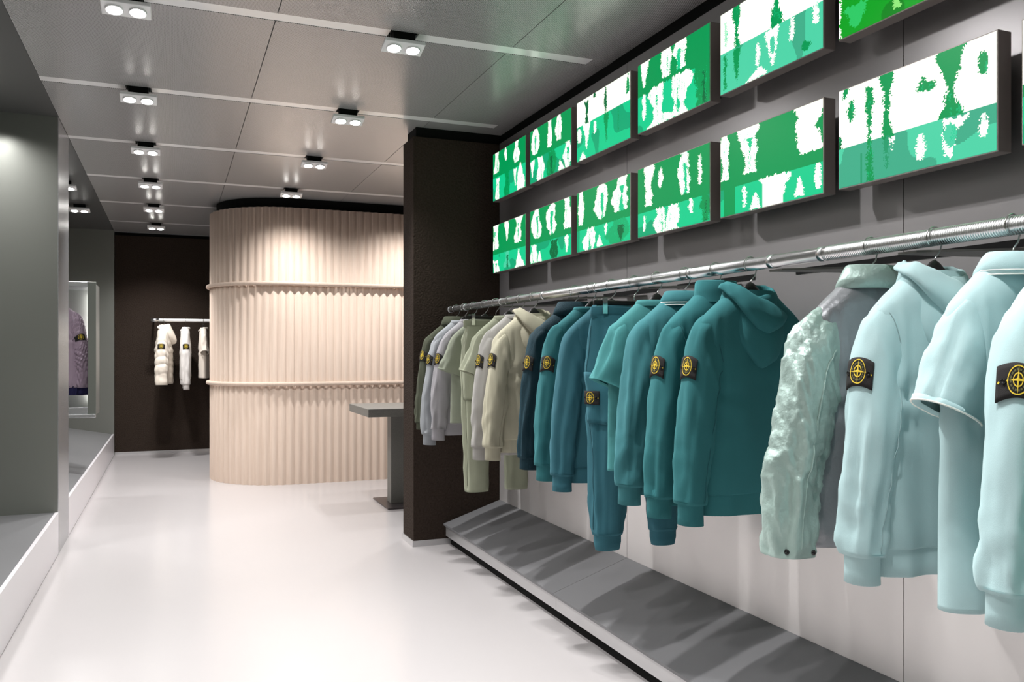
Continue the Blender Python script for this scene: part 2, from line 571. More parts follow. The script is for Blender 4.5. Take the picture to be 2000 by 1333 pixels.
def paint(seed, top, bot, split, band, blobs):
    rs = np.random.RandomState(seed)
    U, V = np.meshgrid((np.arange(NU) + 0.5) / NU, (np.arange(NV) + 0.5) / NV)
    img = np.zeros((NV, NU, 3))
    img[:] = [c / 255 for c in top]
    m = V > split
    img[m] = [c / 255 for c in bot]
    lowtone = vnoise(rs, 5, 3)
    img[m & (lowtone > 0.66)] *= 0.82
    if band:
        img[(V > split) & (V < split + band)] = [c / 255 for c in G_]
    nf = rs.rand(NV, NU) - 0.5
    fine = vnoise(rs, 60, 14) - 0.5

    def line(oct0):
        out = np.zeros(NV)
        for o, a in ((oct0, 0.5), (oct0 * 2, 0.3), (oct0 * 5, 0.2)):
            g = rs.rand(o + 2); x = np.linspace(0, o, NV); i = x.astype(int); f = x - i
            out += a * (g[i] * (1 - f) + g[i + 1] * f)
        return (out - 0.5)[:, None]

    for (uc, w, v0, v1, col, shp) in blobs:
        t = np.clip((V - v0) / max(v1 - v0, 1e-6), 0, 1)
        prof = {'c': 0.8 + 0.2 * np.cos(t * 6 + seed), 'd': 1 - 0.88 * t, 'u': 0.12 + 0.88 * t,
                'h': 0.62 + 0.38 * np.abs(2 * t - 1), 'o': 0.25 + 0.75 * np.sqrt(np.clip(1 - (2 * t - 1) ** 2, 0, 1)), 'r': np.ones_like(t)}[shp]
        jag = 0.0 if shp == 'r' else 1.0
        le = uc - w / 2 * prof * (1 + 1.5 * jag * line(4)) + jag * 0.02 * line(9)
        re_ = uc + w / 2 * prof * (1 + 1.5 * jag * line(4)) + jag * 0.02 * line(9)
        e = jag * (0.016 * fine + 0.020 * nf)
        inside = (U > le + e) & (U < re_ + e) & (V >= v0 + jag * 0.05 * fine * (v0 > 0.02)) & (V <= v1 + jag * 0.03 * fine)
        img[inside] = [c / 255 for c in col]
        if shp in 'co' and w > 0.13:
            hole = uc + 0.25 * w * (rs.rand() - 0.5)
            hw_ = w * 0.13 * np.clip(line(3) * 4 + 0.35, 0, 1.2)
            m2 = (np.abs(U - hole - 0.04 * line(6)) + 1.2 * e < hw_) & inside & (t > 0.25)
            img[m2] = [c / 255 for c in (MI if col == W_ else DK)]
        if shp in 'cou':
            hz = inside & (fine + 0.6 * nf > 0.42)
            img[hz] = img[hz] * 0.5 + 0.5 * np.array([c / 255 for c in (TE if col == W_ else MI)])
    return img


def cols(split, tops, bots):
    out = [(u, w, 0.0 if v0 is None else v0, split - g, W_, s) for u, w, v0, g, s in tops]
    return out + bots


SPEC = {
    ('low', 0): (1, G_, MI, .52, .10, cols(.52, [(.08, .2, None, 0, 'c'), (.45, .16, None, .1, 'd'), (.8, .24, None, .02, 'c')],
                 [(.8, .3, .62, 1, W_, 'u'), (.1, .2, .75, 1, W_, 'c'), (.45, .2, .62, .95, TE, 'c')])),
    ('low', 1): (2, G_, MI, .55, .10, cols(.55, [(.18, .24, None, 0, 'o'), (.55, .24, None, 0, 'o'), (.92, .2, None, .02, 'c')],
                 [(.1, .2, .66, 1, W_, 'c'), (.25, .14, .8, 1, W_, 'u'), (.6, .2, .66, 1, DK, 'c'), (.9, .1, .66, .95, W_, 'd')])),
    ('low', 2): (3, G_, MI, .55, .10, cols(.55, [(.08, .12, None, 0, 'c'), (.48, .24, None, 0, 'o'), (.85, .26, None, .03, 'c')],
                 [(.27, .28, .64, 1, W_, 'c'), (.45, .1, .8, .98, W_, 'u'), (.8, .36, .64, 1, (14, 160, 100), 'c'), (.57, .06, .66, .85, W_, 'd')])),
    ('low', 3): (4, G_, MI, .58, .08, cols(.58, [(.16, .15, None, 0, 'h'), (.68, .16, None, .02, 'c'), (.88, .05, .1, .08, 'o'), (.35, .05, .1, .2, 'o')],
                 [(.42, .46, .66, 1, W_, 'c'), (.42, .06, .66, .95, MI, 'd'), (.77, .06, .64, .85, W_, 'o'), (.1, .04, .7, .95, W_, 'o'), (.95, .14, .64, 1, G_, 'c')])),
    ('low', 4): (5, G_, MI, .55, .12, cols(.55, [(.05, .10, None, 0, 'c'), (.32, .2, None, 0, 'c'), (.86, .26, None, .03, 'h')],
                 [(.1, .12, .67, 1, G_, 'r'), (.58, .3, .67, 1, W_, 'd'), (.55, .2, .67, 1, W_, 'r'), (.38, .1, .8, 1, W_, 'u'), (.8, .12, .76, .97, W_, 'u'), (.26, .04, .68, .95, W_, 'o'), (.96, .06, .66, .95, W_, 'o')])),
    ('low', 5): (6, W_, TE, .60, 0, [(.35, .14, 0, .22, G_, 'd'), (.35, .06, .1, .62, G_, 'h'), (.23, .045, .06, 1, G_, 'c'), (.75, .16, 0, .36, G_, 'd'),
                 (.75, .18, .33, .60, G_, 'u'), (.09, .035, .12, .36, G_, 'o'), (.59, .035, .16, .30, G_, 'o'), (.93, .05, .12, .32, G_, 'o'), (.0, .06, .44, .6, DK, 'u'),
                 (.75, .17, .61, .97, W_, 'd'), (.75, .05, .66, .88, TE, 'o'), (.57, .05, .68, .92, W_, 'o'), (.93, .05, .66, .86, W_, 'o'), (.35, .05, .61, .95, (30, 140, 96), 'd'),
                 (.05, .05, 0, .12, G_, 'd'), (.39, .03, .61, .8, W_, 'd'), (.17, .012, .7, 1, (30, 140, 96), 'r'), (.62, .12, .22, .3, G_, 'o')]),
    ('low', 6): (7, W_, MI, .52, .1, [(.1, .2, 0, .52, DK, 'h'), (.6, .16, 0, .52, G_, 'c'), (.2, .2, .6, 1, W_, 'c'), (.8, .2, .6, 1, G_, 'd')]),
    ('top', 0): (8, G_, MI, .42, .10, cols(.42, [(.12, .17, None, 0, 'c'), (.42, .07, None, .15, 'o'), (.74, .15, None, 0, 'c')],
                 [(.15, .14, .56, 1, W_, 'c'), (.85, .3, .48, 1, W_, 'u'), (.45, .2, .5, 1, G_, 'c'), (.7, .12, .55, .9, W_, 'd')])),
    ('top', 1): (9, G_, MI, .48, .09, cols(.48, [(.14, .18, None, 0, 'o'), (.5, .12, None, 0, 'c'), (.73, .14, None, .04, 'c')],
                 [(.28, .24, .58, 1, W_, 'c'), (.06, .12, .58, .9, W_, 'd'), (.55, .22, .56, 1, G_, 'c'), (.92, .18, .54, 1, W_, 'c'), (.75, .14, .8, 1, W_, 'u')])),
    ('top', 2): (10, W_, MI, .42, 0, [(.2, .08, .05, .42, DK, 'h'), (.57, .05, 0, .42, DK, 'c'), (.97, .06, 0, .3, G_, 'u'), (.36, .03, 0, .08, DK, 'o'),
                 (.2, .16, .42, .85, W_, 'd'), (.05, .07, .46, .7, W_, 'o'), (.36, .05, .46, .66, W_, 'o'), (.12, .16, .88, 1, W_, 'u'), (.58, .08, .43, .9, G_, 'd'), (.8, .02, .43, .8, G_, 'c')]),
    ('top', 3): (11, G_, MI, .38, .10, cols(.38, [(.1, .14, None, 0, 'd'), (.42, .16, None, 0, 'c'), (.62, .18, None, 0, 'c')],
                 [(.1, .05, .46, .85, W_, 'o'), (.3, .2, .44, .95, W_, 'c'), (.6, .26, .44, 1, W_, 'c'), (.35, .7, .86, 1, W_, 'u'), (.92, .24, .44, 1, G_, 'c'), (.45, .12, .45, .85, MI, 'c')])),
    ('top', 4): (12, W_, TE, .50, 0, [(.18, .07, .0, .5, G_, 'c'), (.58, .18, 0, .5, G_, 'u'), (.06, .03, .12, .44, (150, 220, 180), 'o'), (.4, .03, 0, .06, DK, 'o'),
                 (.55, .17, .5, .94, W_, 'd'), (.55, .04, .6, .8, TE, 'o'), (.4, .05, .6, .86, W_, 'o'), (.73, .04, .5, .76, W_, 'o'), (.94, .06, 0, .7, W_, 'c'),
                 (.18, .07, .51, .95, G_, 'd'), (.42, .2, .88, 1, W_, 'u'), (.05, .04, .52, .95, G_, 'c'), (.86, .1, .84, .95, G_, 'o')]),
    ('top', 5): (13, (8, 140, 24), (10, 146, 30), .5, .08, [(.3, .24, 0, .5, W_, 'c'), (.75, .3, 0, .5, W_, 'o'), (.75, .55, .6, 1, (236, 252, 206), 'u'), (.12, .2, .72, .95, (40, 180, 90), 'd'),
                 (.42, .06, .55, .95, (130, 210, 110), 'c'), (.6, .3, .58, .85, (30, 170, 60), 'd'), (.0, .03, .5, 1, W_, 'c')]),
    ('top', 6): (14, W_, MI, .55, .1, [(.2, .2, 0, .5, G_, 'c'), (.7, .2, 0, .5, G_, 'h'), (.5, .2, .66, 1, W_, 'd')]),
}


def led_mat():
    m, N, L, P = new_mat('led_image')
    at = N.new('ShaderNodeAttribute'); at.attribute_name = 'led'
    L.new(at.outputs['Color'], P.inputs['Emission Color'])
    P.inputs['Emission Strength'].default_value = SCREEN_W
    P.inputs['Base Color'].default_value = (0.006, 0.008, 0.007, 1)
    P.inputs['Specular IOR Level'].default_value = 0.1
    P.inputs['Roughness'].default_value = 0.35
    return m


M['led_image'] = led_mat()
ORD = ['first', 'second', 'third', 'fourth', 'fifth', 'sixth', 'seventh']
for row, zb in (('low', 1.35 + .535), ('top', 1.35 + 1.029)):
    for i in range(7):
        yfar = SX * (2.655 - 0.3175 * i)
        seed, top, bot, split, band, blobs = SPEC[(row, i)]
        look = 'white upper half over green' if top == W_ else ('white figures on dark green' if top == G_ else 'grass green picture with pale patch')
        e = tag(empty('led_screen', (RX, yfar, zb)),
                'LED screen with %s, %s from felt partition in %s row' % (look, ORD[i], 'lower' if row == 'low' else 'upper'),
                'screen', 'LED screens on the right wall')
        x0, x1 = SX - RX, SX - RX + 0.052
        box('housing', x0 + 0.001, x1, -SWD, 0, 0, SHT, M['screen_box'], e, 0.0025)
        box('wall_mount', x1, -0.0005, -SWD + 0.09, -0.09, 0.05, SHT - 0.05, M['black'], e)
        img = paint(seed, top, bot, split, band, blobs)
        img = np.where(img <= 0.04045, img / 12.92, ((img + 0.055) / 1.055) ** 2.4)
        bz = 0.004
        yy = np.linspace(-bz, -SWD + bz, NU + 1); zz = np.linspace(SHT - bz, bz, NV + 1)
        Y, Z = np.meshgrid(yy, zz)
        co = np.stack([np.full(Y.size, x0), Y.ravel(), Z.ravel()], 1).astype(np.float32)
        me = bpy.data.meshes.new('display')
        idx = np.arange((NU + 1) * (NV + 1)).reshape(NV + 1, NU + 1)
        q = np.stack([idx[:-1, :-1], idx[1:, :-1], idx[1:, 1:], idx[:-1, 1:]], -1).reshape(-1, 4)
        me.vertices.add(len(co)); me.vertices.foreach_set('co', co.ravel())
        me.loops.add(q.size); me.loops.foreach_set('vertex_index', q.ravel().astype(np.int32))
        me.polygons.add(len(q)); me.polygons.foreach_set('loop_start', np.arange(0, q.size, 4, dtype=np.int32))
        me.update(calc_edges=True)
        ca = me.color_attributes.new('led', 'FLOAT_COLOR', 'CORNER')
        rgba = np.ones((len(q), 4, 4), np.float32)
        rgba[:, :, :3] = img.reshape(-1, 1, 3)
        ca.data.foreach_set('color', rgba.ravel())
        me.materials.append(M['led_image'])
        link(bpy.data.objects.new('display', me), e)

# ------------------------------------------------------------------ clothes rail
RLX, RLZ = 1.77, 1.635
RR = 0.0205
rl = tag(empty('clothes_rail', (RLX, 5.525, RLZ)), 'long chrome clothes rail with ribbed spring section along right wall', 'clothes rail')
yy0 = 5.525


def cyl_y(name, y_a, y_b, r, mat, parent, n=28):
    rg = [[(r * math.cos(2 * PI * k / n), y, r * math.sin(2 * PI * k / n)) for k in range(n)] for y in (y_a - yy0, y_b - yy0)]
    o = loft(name, rg, mat, parent, cap0=True, cap1=True)
    for p in o.data.polygons:
        if len(p.vertices) > 4: p.use_smooth = False
    return o


cyl_y('tube', 1.925, 5.52, RR, M['chrome'], rl)
for y in (1.945, 2.17, 2.62, 3.37, 3.95, 4.55, 5.2):
    cyl_y('collar', y - 0.012, y + 0.012, RR + 0.0016, M['chrome'], rl)
cyl_y('end_cap', 5.515, 5.545, RR + 0.001, M['chrome'], rl)
rings = []
y = 1.925
while y > 0.15:
    for dy, rr in ((0, 0.0198), (0.0022, 0.0222), (0.0044, 0.0222)):
        rings.append([(rr * math.cos(2 * PI * k / 28), y - dy - yy0, rr * math.sin(2 * PI * k / 28)) for k in range(28)])
    y -= 0.0066
loft('ribbed_section', rings, M['chrome'], rl, cap0=True, cap1=True)
gb = pbr('bracket_metal', (128, 126, 122), 0.4, 0.6)
for y in (2.16, 1.645, 2.955, 3.70, 4.55, 0.8):
    vs = []
    for z in (-0.026, -0.038 + 0.006):
        vs += [(0.0, y - 0.03 - yy0, z), (0.0, y + 0.03 - yy0, z), (0.398, y + 0.10 - yy0, z + 0.018), (0.398, y - 0.10 - yy0, z + 0.018)]
    mesh('bracket', vs, [(0, 1, 2, 3), (7, 6, 5, 4), (0, 4, 5, 1), (1, 5, 6, 2), (2, 6, 7, 3), (3, 7, 4, 0)], gb, rl, smooth=False)


# ------------------------------------------------------------------ hangers
def make_hook(parent, r=0.0262):
    pts = []
    for k in range(22):
        a = math.radians(-55 + 235 * k / 21)
        pts.append((r * math.cos(a) * -1, 0, r * math.sin(a)))
    pts = pts[::-1]
    pts = pts[::-1]
    tail = [(r * 0.98, 0, -0.012), (0.018, 0, -0.036), (0.004, 0, -0.05), (0.0, 0, -0.060), (0, 0, -0.088)]
    tube('hook', pts + tail, 0.0021, M['hook'], parent, n=8)


def hanger(loc, rz, label, clip=False, half=0.19, dz=0.0):
    e = tag(empty('clothes_hanger', loc, rz), label, 'hanger', 'black clothes hangers')
    make_hook(e)
    if clip:
        box('bar', -half, half, -0.007, 0.007, -0.098, -0.078, M['hanger'], e, 0.004)
        for s in (-1, 1):
            c = box('clip', s * 0.15 - 0.011, s * 0.15 + 0.011, -0.0285, -0.0265, -0.135, -0.07, M['hook'], e, 0.0008)
            box('clip', s * 0.15 - 0.011, s * 0.15 + 0.011, 0.0265, 0.0285, -0.135, -0.07, M['hook'], e, 0.0008)
            box('clip_bridge', s * 0.15 - 0.008, s * 0.15 + 0.008, -0.0265, 0.0265, -0.077, -0.0715, M['hook'], e)
        return e
    rings = []
    n = 16
    K = 25
    for k in range(K):
        x = -half + 2 * half * k / (K - 1)
        u = abs(x) / half
        hz = 0.011 + 0.040 * max(0, 1 - (abs(x) / 0.052) ** 3)
        zc = -0.106 - 0.098 * u ** 1.1
        hy = 0.010 + 0.010 * u
        f = 0.35 if k in (0, K - 1) else 1
        rings.append([(x, f * hy * math.cos(2 * PI * i / n), zc + f * hz * math.sin(2 * PI * i / n)) for i in range(n)])
    loft('arms', rings, M['hanger'], e, cap0=True, cap1=True)
    return e


# ------------------------------------------------------------------ garments
def nz(x, y, z):
    return noise.noise(Vector((x, y, z)))


def sgnpow(v, e):
    return math.copysign(abs(v) ** e, v)


class Sleeve:
    """surface of a hanging sleeve or leg between an outer and an inner contour (x, z)"""

    def __init__(self, rows, seed, fold=0.008, crease=0.0, puff=0.0, crinkle=0.0, quilt=0.0):
        self.rows = rows          # (ox, oz, ix, iz, yc, b)
        self.seed, self.fold, self.crease, self.puff, self.crinkle, self.quilt = seed, fold, crease, puff, crinkle, quilt
        self.flat = None
        self.fine = 0.3
        self.length = sum(math.hypot((rows[i + 1][0] + rows[i + 1][2] - rows[i][0] - rows[i][2]) / 2,
                                     (rows[i + 1][1] + rows[i + 1][3] - rows[i][1] - rows[i][3]) / 2) for i in range(len(rows) - 1))

    def pt(self, s, th):
        ox, oz, ix, iz, yc, b = interp(self.rows, s)
        cx, cz, ax, az = (ox + ix) / 2, (oz + iz) / 2, (ox - ix) / 2, (oz - iz) / 2
        c, q = math.cos(th), math.sin(th)
        c2, q2 = sgnpow(c, 0.85), sgnpow(q, 0.85)
        env = min(1.0, s / 0.08) * min(1.0, (1.0 - s) / 0.05 + 0.25)
        if self.flat:
            dt = (th - self.flat[1] + PI) % (2 * PI) - PI
            env *= 1 - math.exp(-((s - self.flat[0]) * self.length / 0.055) ** 4 - (dt / 1.15) ** 4)
        sd = self.seed
        r1 = 0.5 - abs(nz(1.5 * c + sd, 1.5 * q, s * 1.6 + sd)) * 2.2
        r2 = 0.5 - abs(nz(2.2 * c + sd + 7, 2.2 * q, s * 4.5 + 0.7 * th)) * 2.2
        d = self.fold * env * (nz(1.3 * c + sd, 1.3 * q, s * 2.2 + sd) + 0.9 * r1 + self.fine * r2)
        if self.crease:
            # slanting drag lines from the armpit and stacked folds above the cuff
            e1 = math.exp(-((s - 0.2) / 0.14) ** 2) * (0.6 - 0.4 * c)
            e2 = math.exp(-((s - 0.9) / 0.12) ** 2)
            e3 = math.exp(-((s - 0.5) / 0.14) ** 2) * 0.5
            d += self.crease * env * (e1 * (0.6 - abs(math.sin(13 * s + 1.1 * (th if th < PI else th - 2 * PI) + sd)) * 1.3) + e2 * 0.8 * nz(c * 1.5 + sd, q * 1.5, s * 16)
                                      + e3 * nz(c * 2 + 3 * sd, q * 2, s * 10 + 1.5 * th))
        if self.puff:
            d += self.puff * env * (abs(math.sin(self.length / 0.085 * PI * s + 0.25 * math.sin(th * 2 + sd))) ** 0.6 - 0.6)
        if self.crinkle:
            d += self.crinkle * env * min(1.0, 0.15 + s / 0.3) * (abs(nz(1.4 * c + sd, 1.4 * q, s * 11 + 1.5 * c + q)) * 1.6 + 0.7 * abs(nz(2.6 * c + s * 6, 2.6 * q + sd, s * 24 - 2 * c)) + 0.4 * abs(nz(5 * c + s * 9, 5 * q + sd, s * 55)) - 0.55)
        if self.quilt:
            L = self.length * s
            p = 0.06 * th
            a1 = abs(math.sin((L + p * 1.6) * PI / 0.05)); a2 = abs(math.sin((L - p * 1.6) * PI / 0.05))
            d += self.quilt * (min(a1, a2) ** 0.5 - 0.5) * env
        k = 1 + d / max(0.02, 0.5 * (math.hypot(ax, az) + b))
        return Vector((cx + ax * c2 * k, yc + b * q2 * k, cz + az * c2 * k))

    def nrm(self, s, th):
        a = self.pt(s, th + 0.02) - self.pt(s, th - 0.02)
        b = self.pt(min(1, s + 0.01), th) - self.pt(max(0, s - 0.01), th)
        n = a.cross(b)
        ox, oz, ix, iz, yc, bb = interp(self.rows, s)
        out = self.pt(s, th) - Vector(((ox + ix) / 2, yc, (oz + iz) / 2))
        n.normalize()
        return n if n.dot(out) > 0 else -n

    def mesh(self, name, mat, parent, K=46, n=36, fold_in=True):
        rings = []
        for k in range(K):
            s = k / (K - 1)
            rings.append([self.pt(s, 2 * PI * i / n) for i in range(n)])
        if fold_in:
            ox, oz, ix, iz, yc, b = interp(self.rows, 1.0)
            c = Vector(((ox + ix) / 2, yc, (oz + iz) / 2))
            ox, oz, ix, iz, yc, b = interp(self.rows, 0.93)
            c2 = Vector(((ox + ix) / 2, yc, (oz + iz) / 2))
            rings.append([c + (p - c) * 0.94 for p in rings[K - 1]])
            rings.append([c2 + (p - c2) * 0.80 for p in rings[K - 4]])
        return loft(name, rings, mat, parent)

    def band(self, name, mat, parent, s0, s1, off0, off1, taper=1.0, n=72, rib=0.0012, drop=0.0):
        """a cuff hugging the lower end, ribs as geometry"""
        rings = []
        for s, off, kk in ((s0, off0, 1), (s0 + 0.15 * (s1 - s0), off1, 1), (s0 + .6 * (s1 - s0), off1, 1), (s1, off1 * 0.6, taper), (s1, off1 * 0.6 - 0.004, taper), (s1 - 0.03, -0.008, taper)):
            ring = []
            ox, oz, ix, iz, yc, b = interp(self.rows, min(s, 1.0))
            cx, cz, ax, az = (ox + ix) / 2, (oz + iz) / 2, (ox - ix) / 2, (oz - iz) / 2
            over = max(0.0, s - 1.0) * self.length
            for i in range(n):
                th = 2 * PI * i / n
                d = off + (rib if i % 2 else 0)
                c, q = sgnpow(math.cos(th), .9), sgnpow(math.sin(th), .9)
                m = math.hypot(ax, az)
                ring.append(Vector((cx + ax / m * (m * kk + d) * c, yc + (b * kk + d) * q, cz + az / m * (m * kk + d) * c - over)))
            rings.append(ring)
        return loft(name, rings, mat, parent)

    def badge(self, parent, s0, th0, w=0.092, h=0.054, base=0.0):
        """black cloth badge buttoned on the sleeve with the yellow compass emblem"""
        ox, oz, ix, iz, yc, b = interp(self.rows, s0)
        R = 0.5 * (math.hypot(ox - ix, oz - iz) / 2 + b)

        zp = (self.pt(s0, th0 - 0.2).z - self.pt(s0, th0 + 0.2).z) / (0.4 * R)
        zs = (self.pt(s0 + 0.03, th0).z - self.pt(s0 - 0.03, th0).z) / 0.06
        slant = 0.9 * zp / zs          # keeps the badge level although the sleeve rings slope

        def mp(p, q, off):
            s = s0 - q / self.length - slant * p
            t = th0 - p / R
            return self.pt(s, t) + self.nrm(s, t) * (off + base)

        nx, nyv = 15, 7
        vs, fs = [], []
        for off in (0.0012, 0.0052):
            for j in range(nyv):
                for i in range(nx):
                    vs.append(mp(-w / 2 + w * i / (nx - 1), -h / 2 + h * j / (nyv - 1), off))
        N0 = nx * nyv
        for j in range(nyv - 1):
            for i in range(nx - 1):
                a = N0 + j * nx + i
                fs.append((a, a + 1, a + nx + 1, a + nx))
        rim = [i for i in range(nx)] + [j * nx + nx - 1 for j in range(1, nyv)] + [(nyv - 1) * nx + i for i in range(nx - 2, -1, -1)] + [j * nx for j in range(nyv - 2, 0, -1)]
        for a, b2 in zip(rim, rim[1:] + rim[:1]):
            fs.append((a, b2, b2 + N0, a + N0))
        bd = mesh('badge', vs, fs, M['badge'], parent)
        bd['label'] = 'black sleeve badge with yellow compass emblem'
        Z = 0.0062

        def ring2(name, r0, r1, mat, off=Z, n=32, dash=False):
            vs, fs = [], []
            for i in range(n):
                a = 2 * PI * i / n
                for r in (r0, r1):
                    vs.append(mp(r * math.cos(a), r * math.sin(a), off))
            for i in range(n):
                if dash and i % 3 == 2: continue
                j = (i + 1) % n
                fs.append((2 * i, 2 * i + 1, 2 * j + 1, 2 * j))
            mesh(name, vs, fs, mat, bd)

        rr = h * 0.43
        ring2('emblem_ring', rr * 0.91, rr, M['thread'])
        ring2('emblem_lettering', rr * 0.62, rr * 0.76, M['thread_green'], n=48, dash=True)
        ring2('emblem_ring', rr * 0.40, rr * 0.49, M['thread'])
        # four pointed compass star
        vs = [mp(0, 0, Z + 0.001)]
        for i in range(8):
            a = i * PI / 4
            r = rr * 0.93 if i % 2 == 0 else rr * 0.13
            vs.append(mp(r * math.cos(a), r * math.sin(a), Z + 0.0004))
        mesh('emblem_star', vs, [(0, i + 1, (i + 1) % 8 + 1) for i in range(8)], M['thread'], bd, smooth=False)
        for sg in (-1, 1):
            pc = sg * (w / 2 - 0.0145)
            c = mp(pc, 0, Z)
            nn = self.nrm(s0, th0 - pc / R)
            t1 = (mp(pc + 0.002, 0, Z) - c).normalized()
            t2 = nn.cross(t1)
            rg = [[c + nn * z + (t1 * math.cos(2 * PI * k / 16) + t2 * math.sin(2 * PI * k / 16)) * r for k in range(16)]
                  for r, z in ((0.0058, -0.001), (0.0058, 0.0018), (0.0045, 0.0026), (0.003, 0.0018))]
            loft('button', rg, M['button'], bd, cap1=True)
            for s2 in (-1, 1):
                x = pc + s2 * 0.0085
                vs = [mp(x - 0.0022, 0, Z), mp(x, 0.0022, Z), mp(x + 0.0022, 0, Z), mp(x, -0.0022, Z)]
                mesh('buttonhole_thread', vs, [(0, 1, 2, 3)], M['thread'], bd, smooth=False)
        return bd

    def line(self, name, th, mat, parent, s0=0.0, s1=1.0, r=0.0013, off=0.0008, K=46, n=36):
        th = round(th / (2 * PI / n)) * 2 * PI / n
        pts = []
        for i in range(int(s0 * (K - 1)), int(s1 * (K - 1)) + 1):
            s = i / (K - 1)
            pts.append(self.pt(s, th) + self.nrm(s, th) * off)
        return tube(name, pts, r, mat, parent, n=6)


class Body:
    def __init__(self, rows, seed, fold=0.012, puff=0.0, crinkle=0.0, quilt=0.0, blouse=0.0):
        self.rows = rows          # (z, w, b, yc)
        self.seed, self.fold, self.puff, self.crinkle, self.quilt, self.blouse = seed, fold, puff, crinkle, quilt, blouse

    def pt(self, s, th):
        z, w, b, yc = interp(self.rows, s)
        c, q = math.cos(th), math.sin(th)
        x = w * sgnpow(c, 0.8)
        y = b * sgnpow(q, 0.9)
        sd = self.seed
        env = min(1.0, max(0.0, (s - 0.42) / 0.2))
        side = 1.0 if q > 0 else -1.0
        d = self.fold * env * abs(q) ** 0.5 * (nz(x * 7 + sd, side * 3 + sd, z * 1.1) + 0.9 * (0.5 - abs(nz(x * 9 + sd + 3 + z * 1.2, side * 3, z * 1.0)) * 2.2) + 0.45 * nz(x * 17 + sd, side * 5, z * 2.5 + sd))
        # drag folds fanning out from the armpits
        ar = math.hypot(abs(x) - 0.20, z + 0.42)
        an = math.atan2(z + 0.42, 0.22 - abs(x))
        d += 0.010 * math.exp(-(ar / 0.11) ** 2) * abs(q) ** .5 * math.cos(an * 7 + sd)
        # pull lines falling from the shoulder point
        pull = math.exp(-((abs(x) - 0.16) / 0.035) ** 2) * math.exp(-((z + 0.34) / 0.16) ** 2)
        d += 0.012 * pull * abs(q) * math.sin(abs(x) * 150 + sd * 3 + z * 9)
        if self.puff:
            d += self.puff * min(1, max(0, (s - 0.4) / 0.1)) * (abs(math.sin(z / 0.085 * PI + 0.4 * nz(x * 6, side, sd))) ** 0.6 - 0.6)
        if self.crinkle:
            d += self.crinkle * env * (abs(nz(x * 14 + sd, side * 2, z * 12 + x * 5)) * 1.5 + 0.5 * abs(nz(x * 40, side, z * 30 + sd)) - 0.5)
        if self.quilt:
            a1 = abs(math.sin((z + x * 1.6) * PI / 0.05)); a2 = abs(math.sin((z - x * 1.6) * PI / 0.05))
            d += self.quilt * (min(a1, a2) ** 0.5 - 0.5) * min(1, max(0, (s - 0.3) / 0.1))
        return Vector((x + 0.25 * d * c, yc + y + d * q, z))

    def mesh(self, name, mat, parent, K=58, n=72):
        rings = [[self.pt(k / (K - 1), 2 * PI * i / n) for i in range(n)] for k in range(K)]
        z, w, b, yc = interp(self.rows, 1.0)
        c = Vector((0, yc, z))
        rings.append([c + (p - c) * 0.96 for p in rings[K - 1]])
        rings.append([c + Vector((0, 0, 0.05)) + (p - c) * 0.93 for p in rings[K - 1]])
        return loft(name, rings, mat, parent)

    def band(self, name, mat, parent, h, kk=0.945, rib=0.0012, n=160):
        z, w, b, yc = interp(self.rows, 1.0)
        rings = []
        for dz, k in ((0.012, 0.985), (-0.006, kk + 0.012), (-h * 0.5, kk + .008), (-h, kk), (-h - 0.002, kk - 0.015), (-h + 0.03, kk - 0.03)):
            ring = []
            for i in range(n):
                th = 2 * PI * i / n
                p = self.pt(1.0, th)
                rr = 1 + (rib / 0.1 if i % 2 else 0)
                ring.append(Vector((p.x * k * rr, yc + (p.y - yc) * k * rr, z + dz)))
            rings.append(ring)
        return loft(name, rings, mat, parent)


def neck_ring(w, b, z, n=48, yc=0.0, back=0.0):
    return [Vector((w * math.cos(2 * PI * i / n), yc + b * math.sin(2 * PI * i / n),
                    z + back * max(0, math.sin(2 * PI * i / n)))) for i in range(n)]


def crew_collar(parent, mat, z=-0.098, w=0.085, b=0.05):
    rings = [neck_ring(w + dw, b + dw, z + dz, back=-0.03) for dw, dz in ((0.010, -0.012), (0.011, 0.0), (0.006, 0.011), (-0.001, 0.012), (-0.005, -0.002), (-0.004, -0.03))]
    loft('collar', rings, mat, parent)


def shirt_collar(parent, mat, z=-0.10, h=0.034, flare=0.028, tip=None, stand=False):
    w, b = 0.078, 0.046
    if stand:
        pr = ((0.014, -0.015), (0.006, 0.02), (0.004, h), (-0.001, h + 0.003), (-0.007, h), (-0.008, -0.02))
    else:
        pr = ((0.006, -0.01), (0.004, h * .6), (flare * .9, -0.018), (flare, -0.017), (flare * 0.75, 0.012), (0.008, h), (-0.001, h + 0.003), (-0.006, h - 0.004), (-0.008, -0.03))
    rings = [neck_ring(w + dw, b + dw * 0.9, z + dz, back=-0.035) for dw, dz in pr]
    c = loft('collar', rings, mat, parent)
    if tip:
        for dz in (0.0, 0.010):
            ring = neck_ring(w + flare - dz * 0.5 + 0.0012, b + flare * 0.9 - dz * 0.45 + .0012, z - 0.0165 + dz, back=-0.035)
            tube('collar_tipping', ring + ring[:1], 0.0017, tip, c, n=6, cap=False)


def smooth(a, b, x):
    t = min(1.0, max(0.0, (x - a) / (b - a)))
    return t * t * (3 - 2 * t)


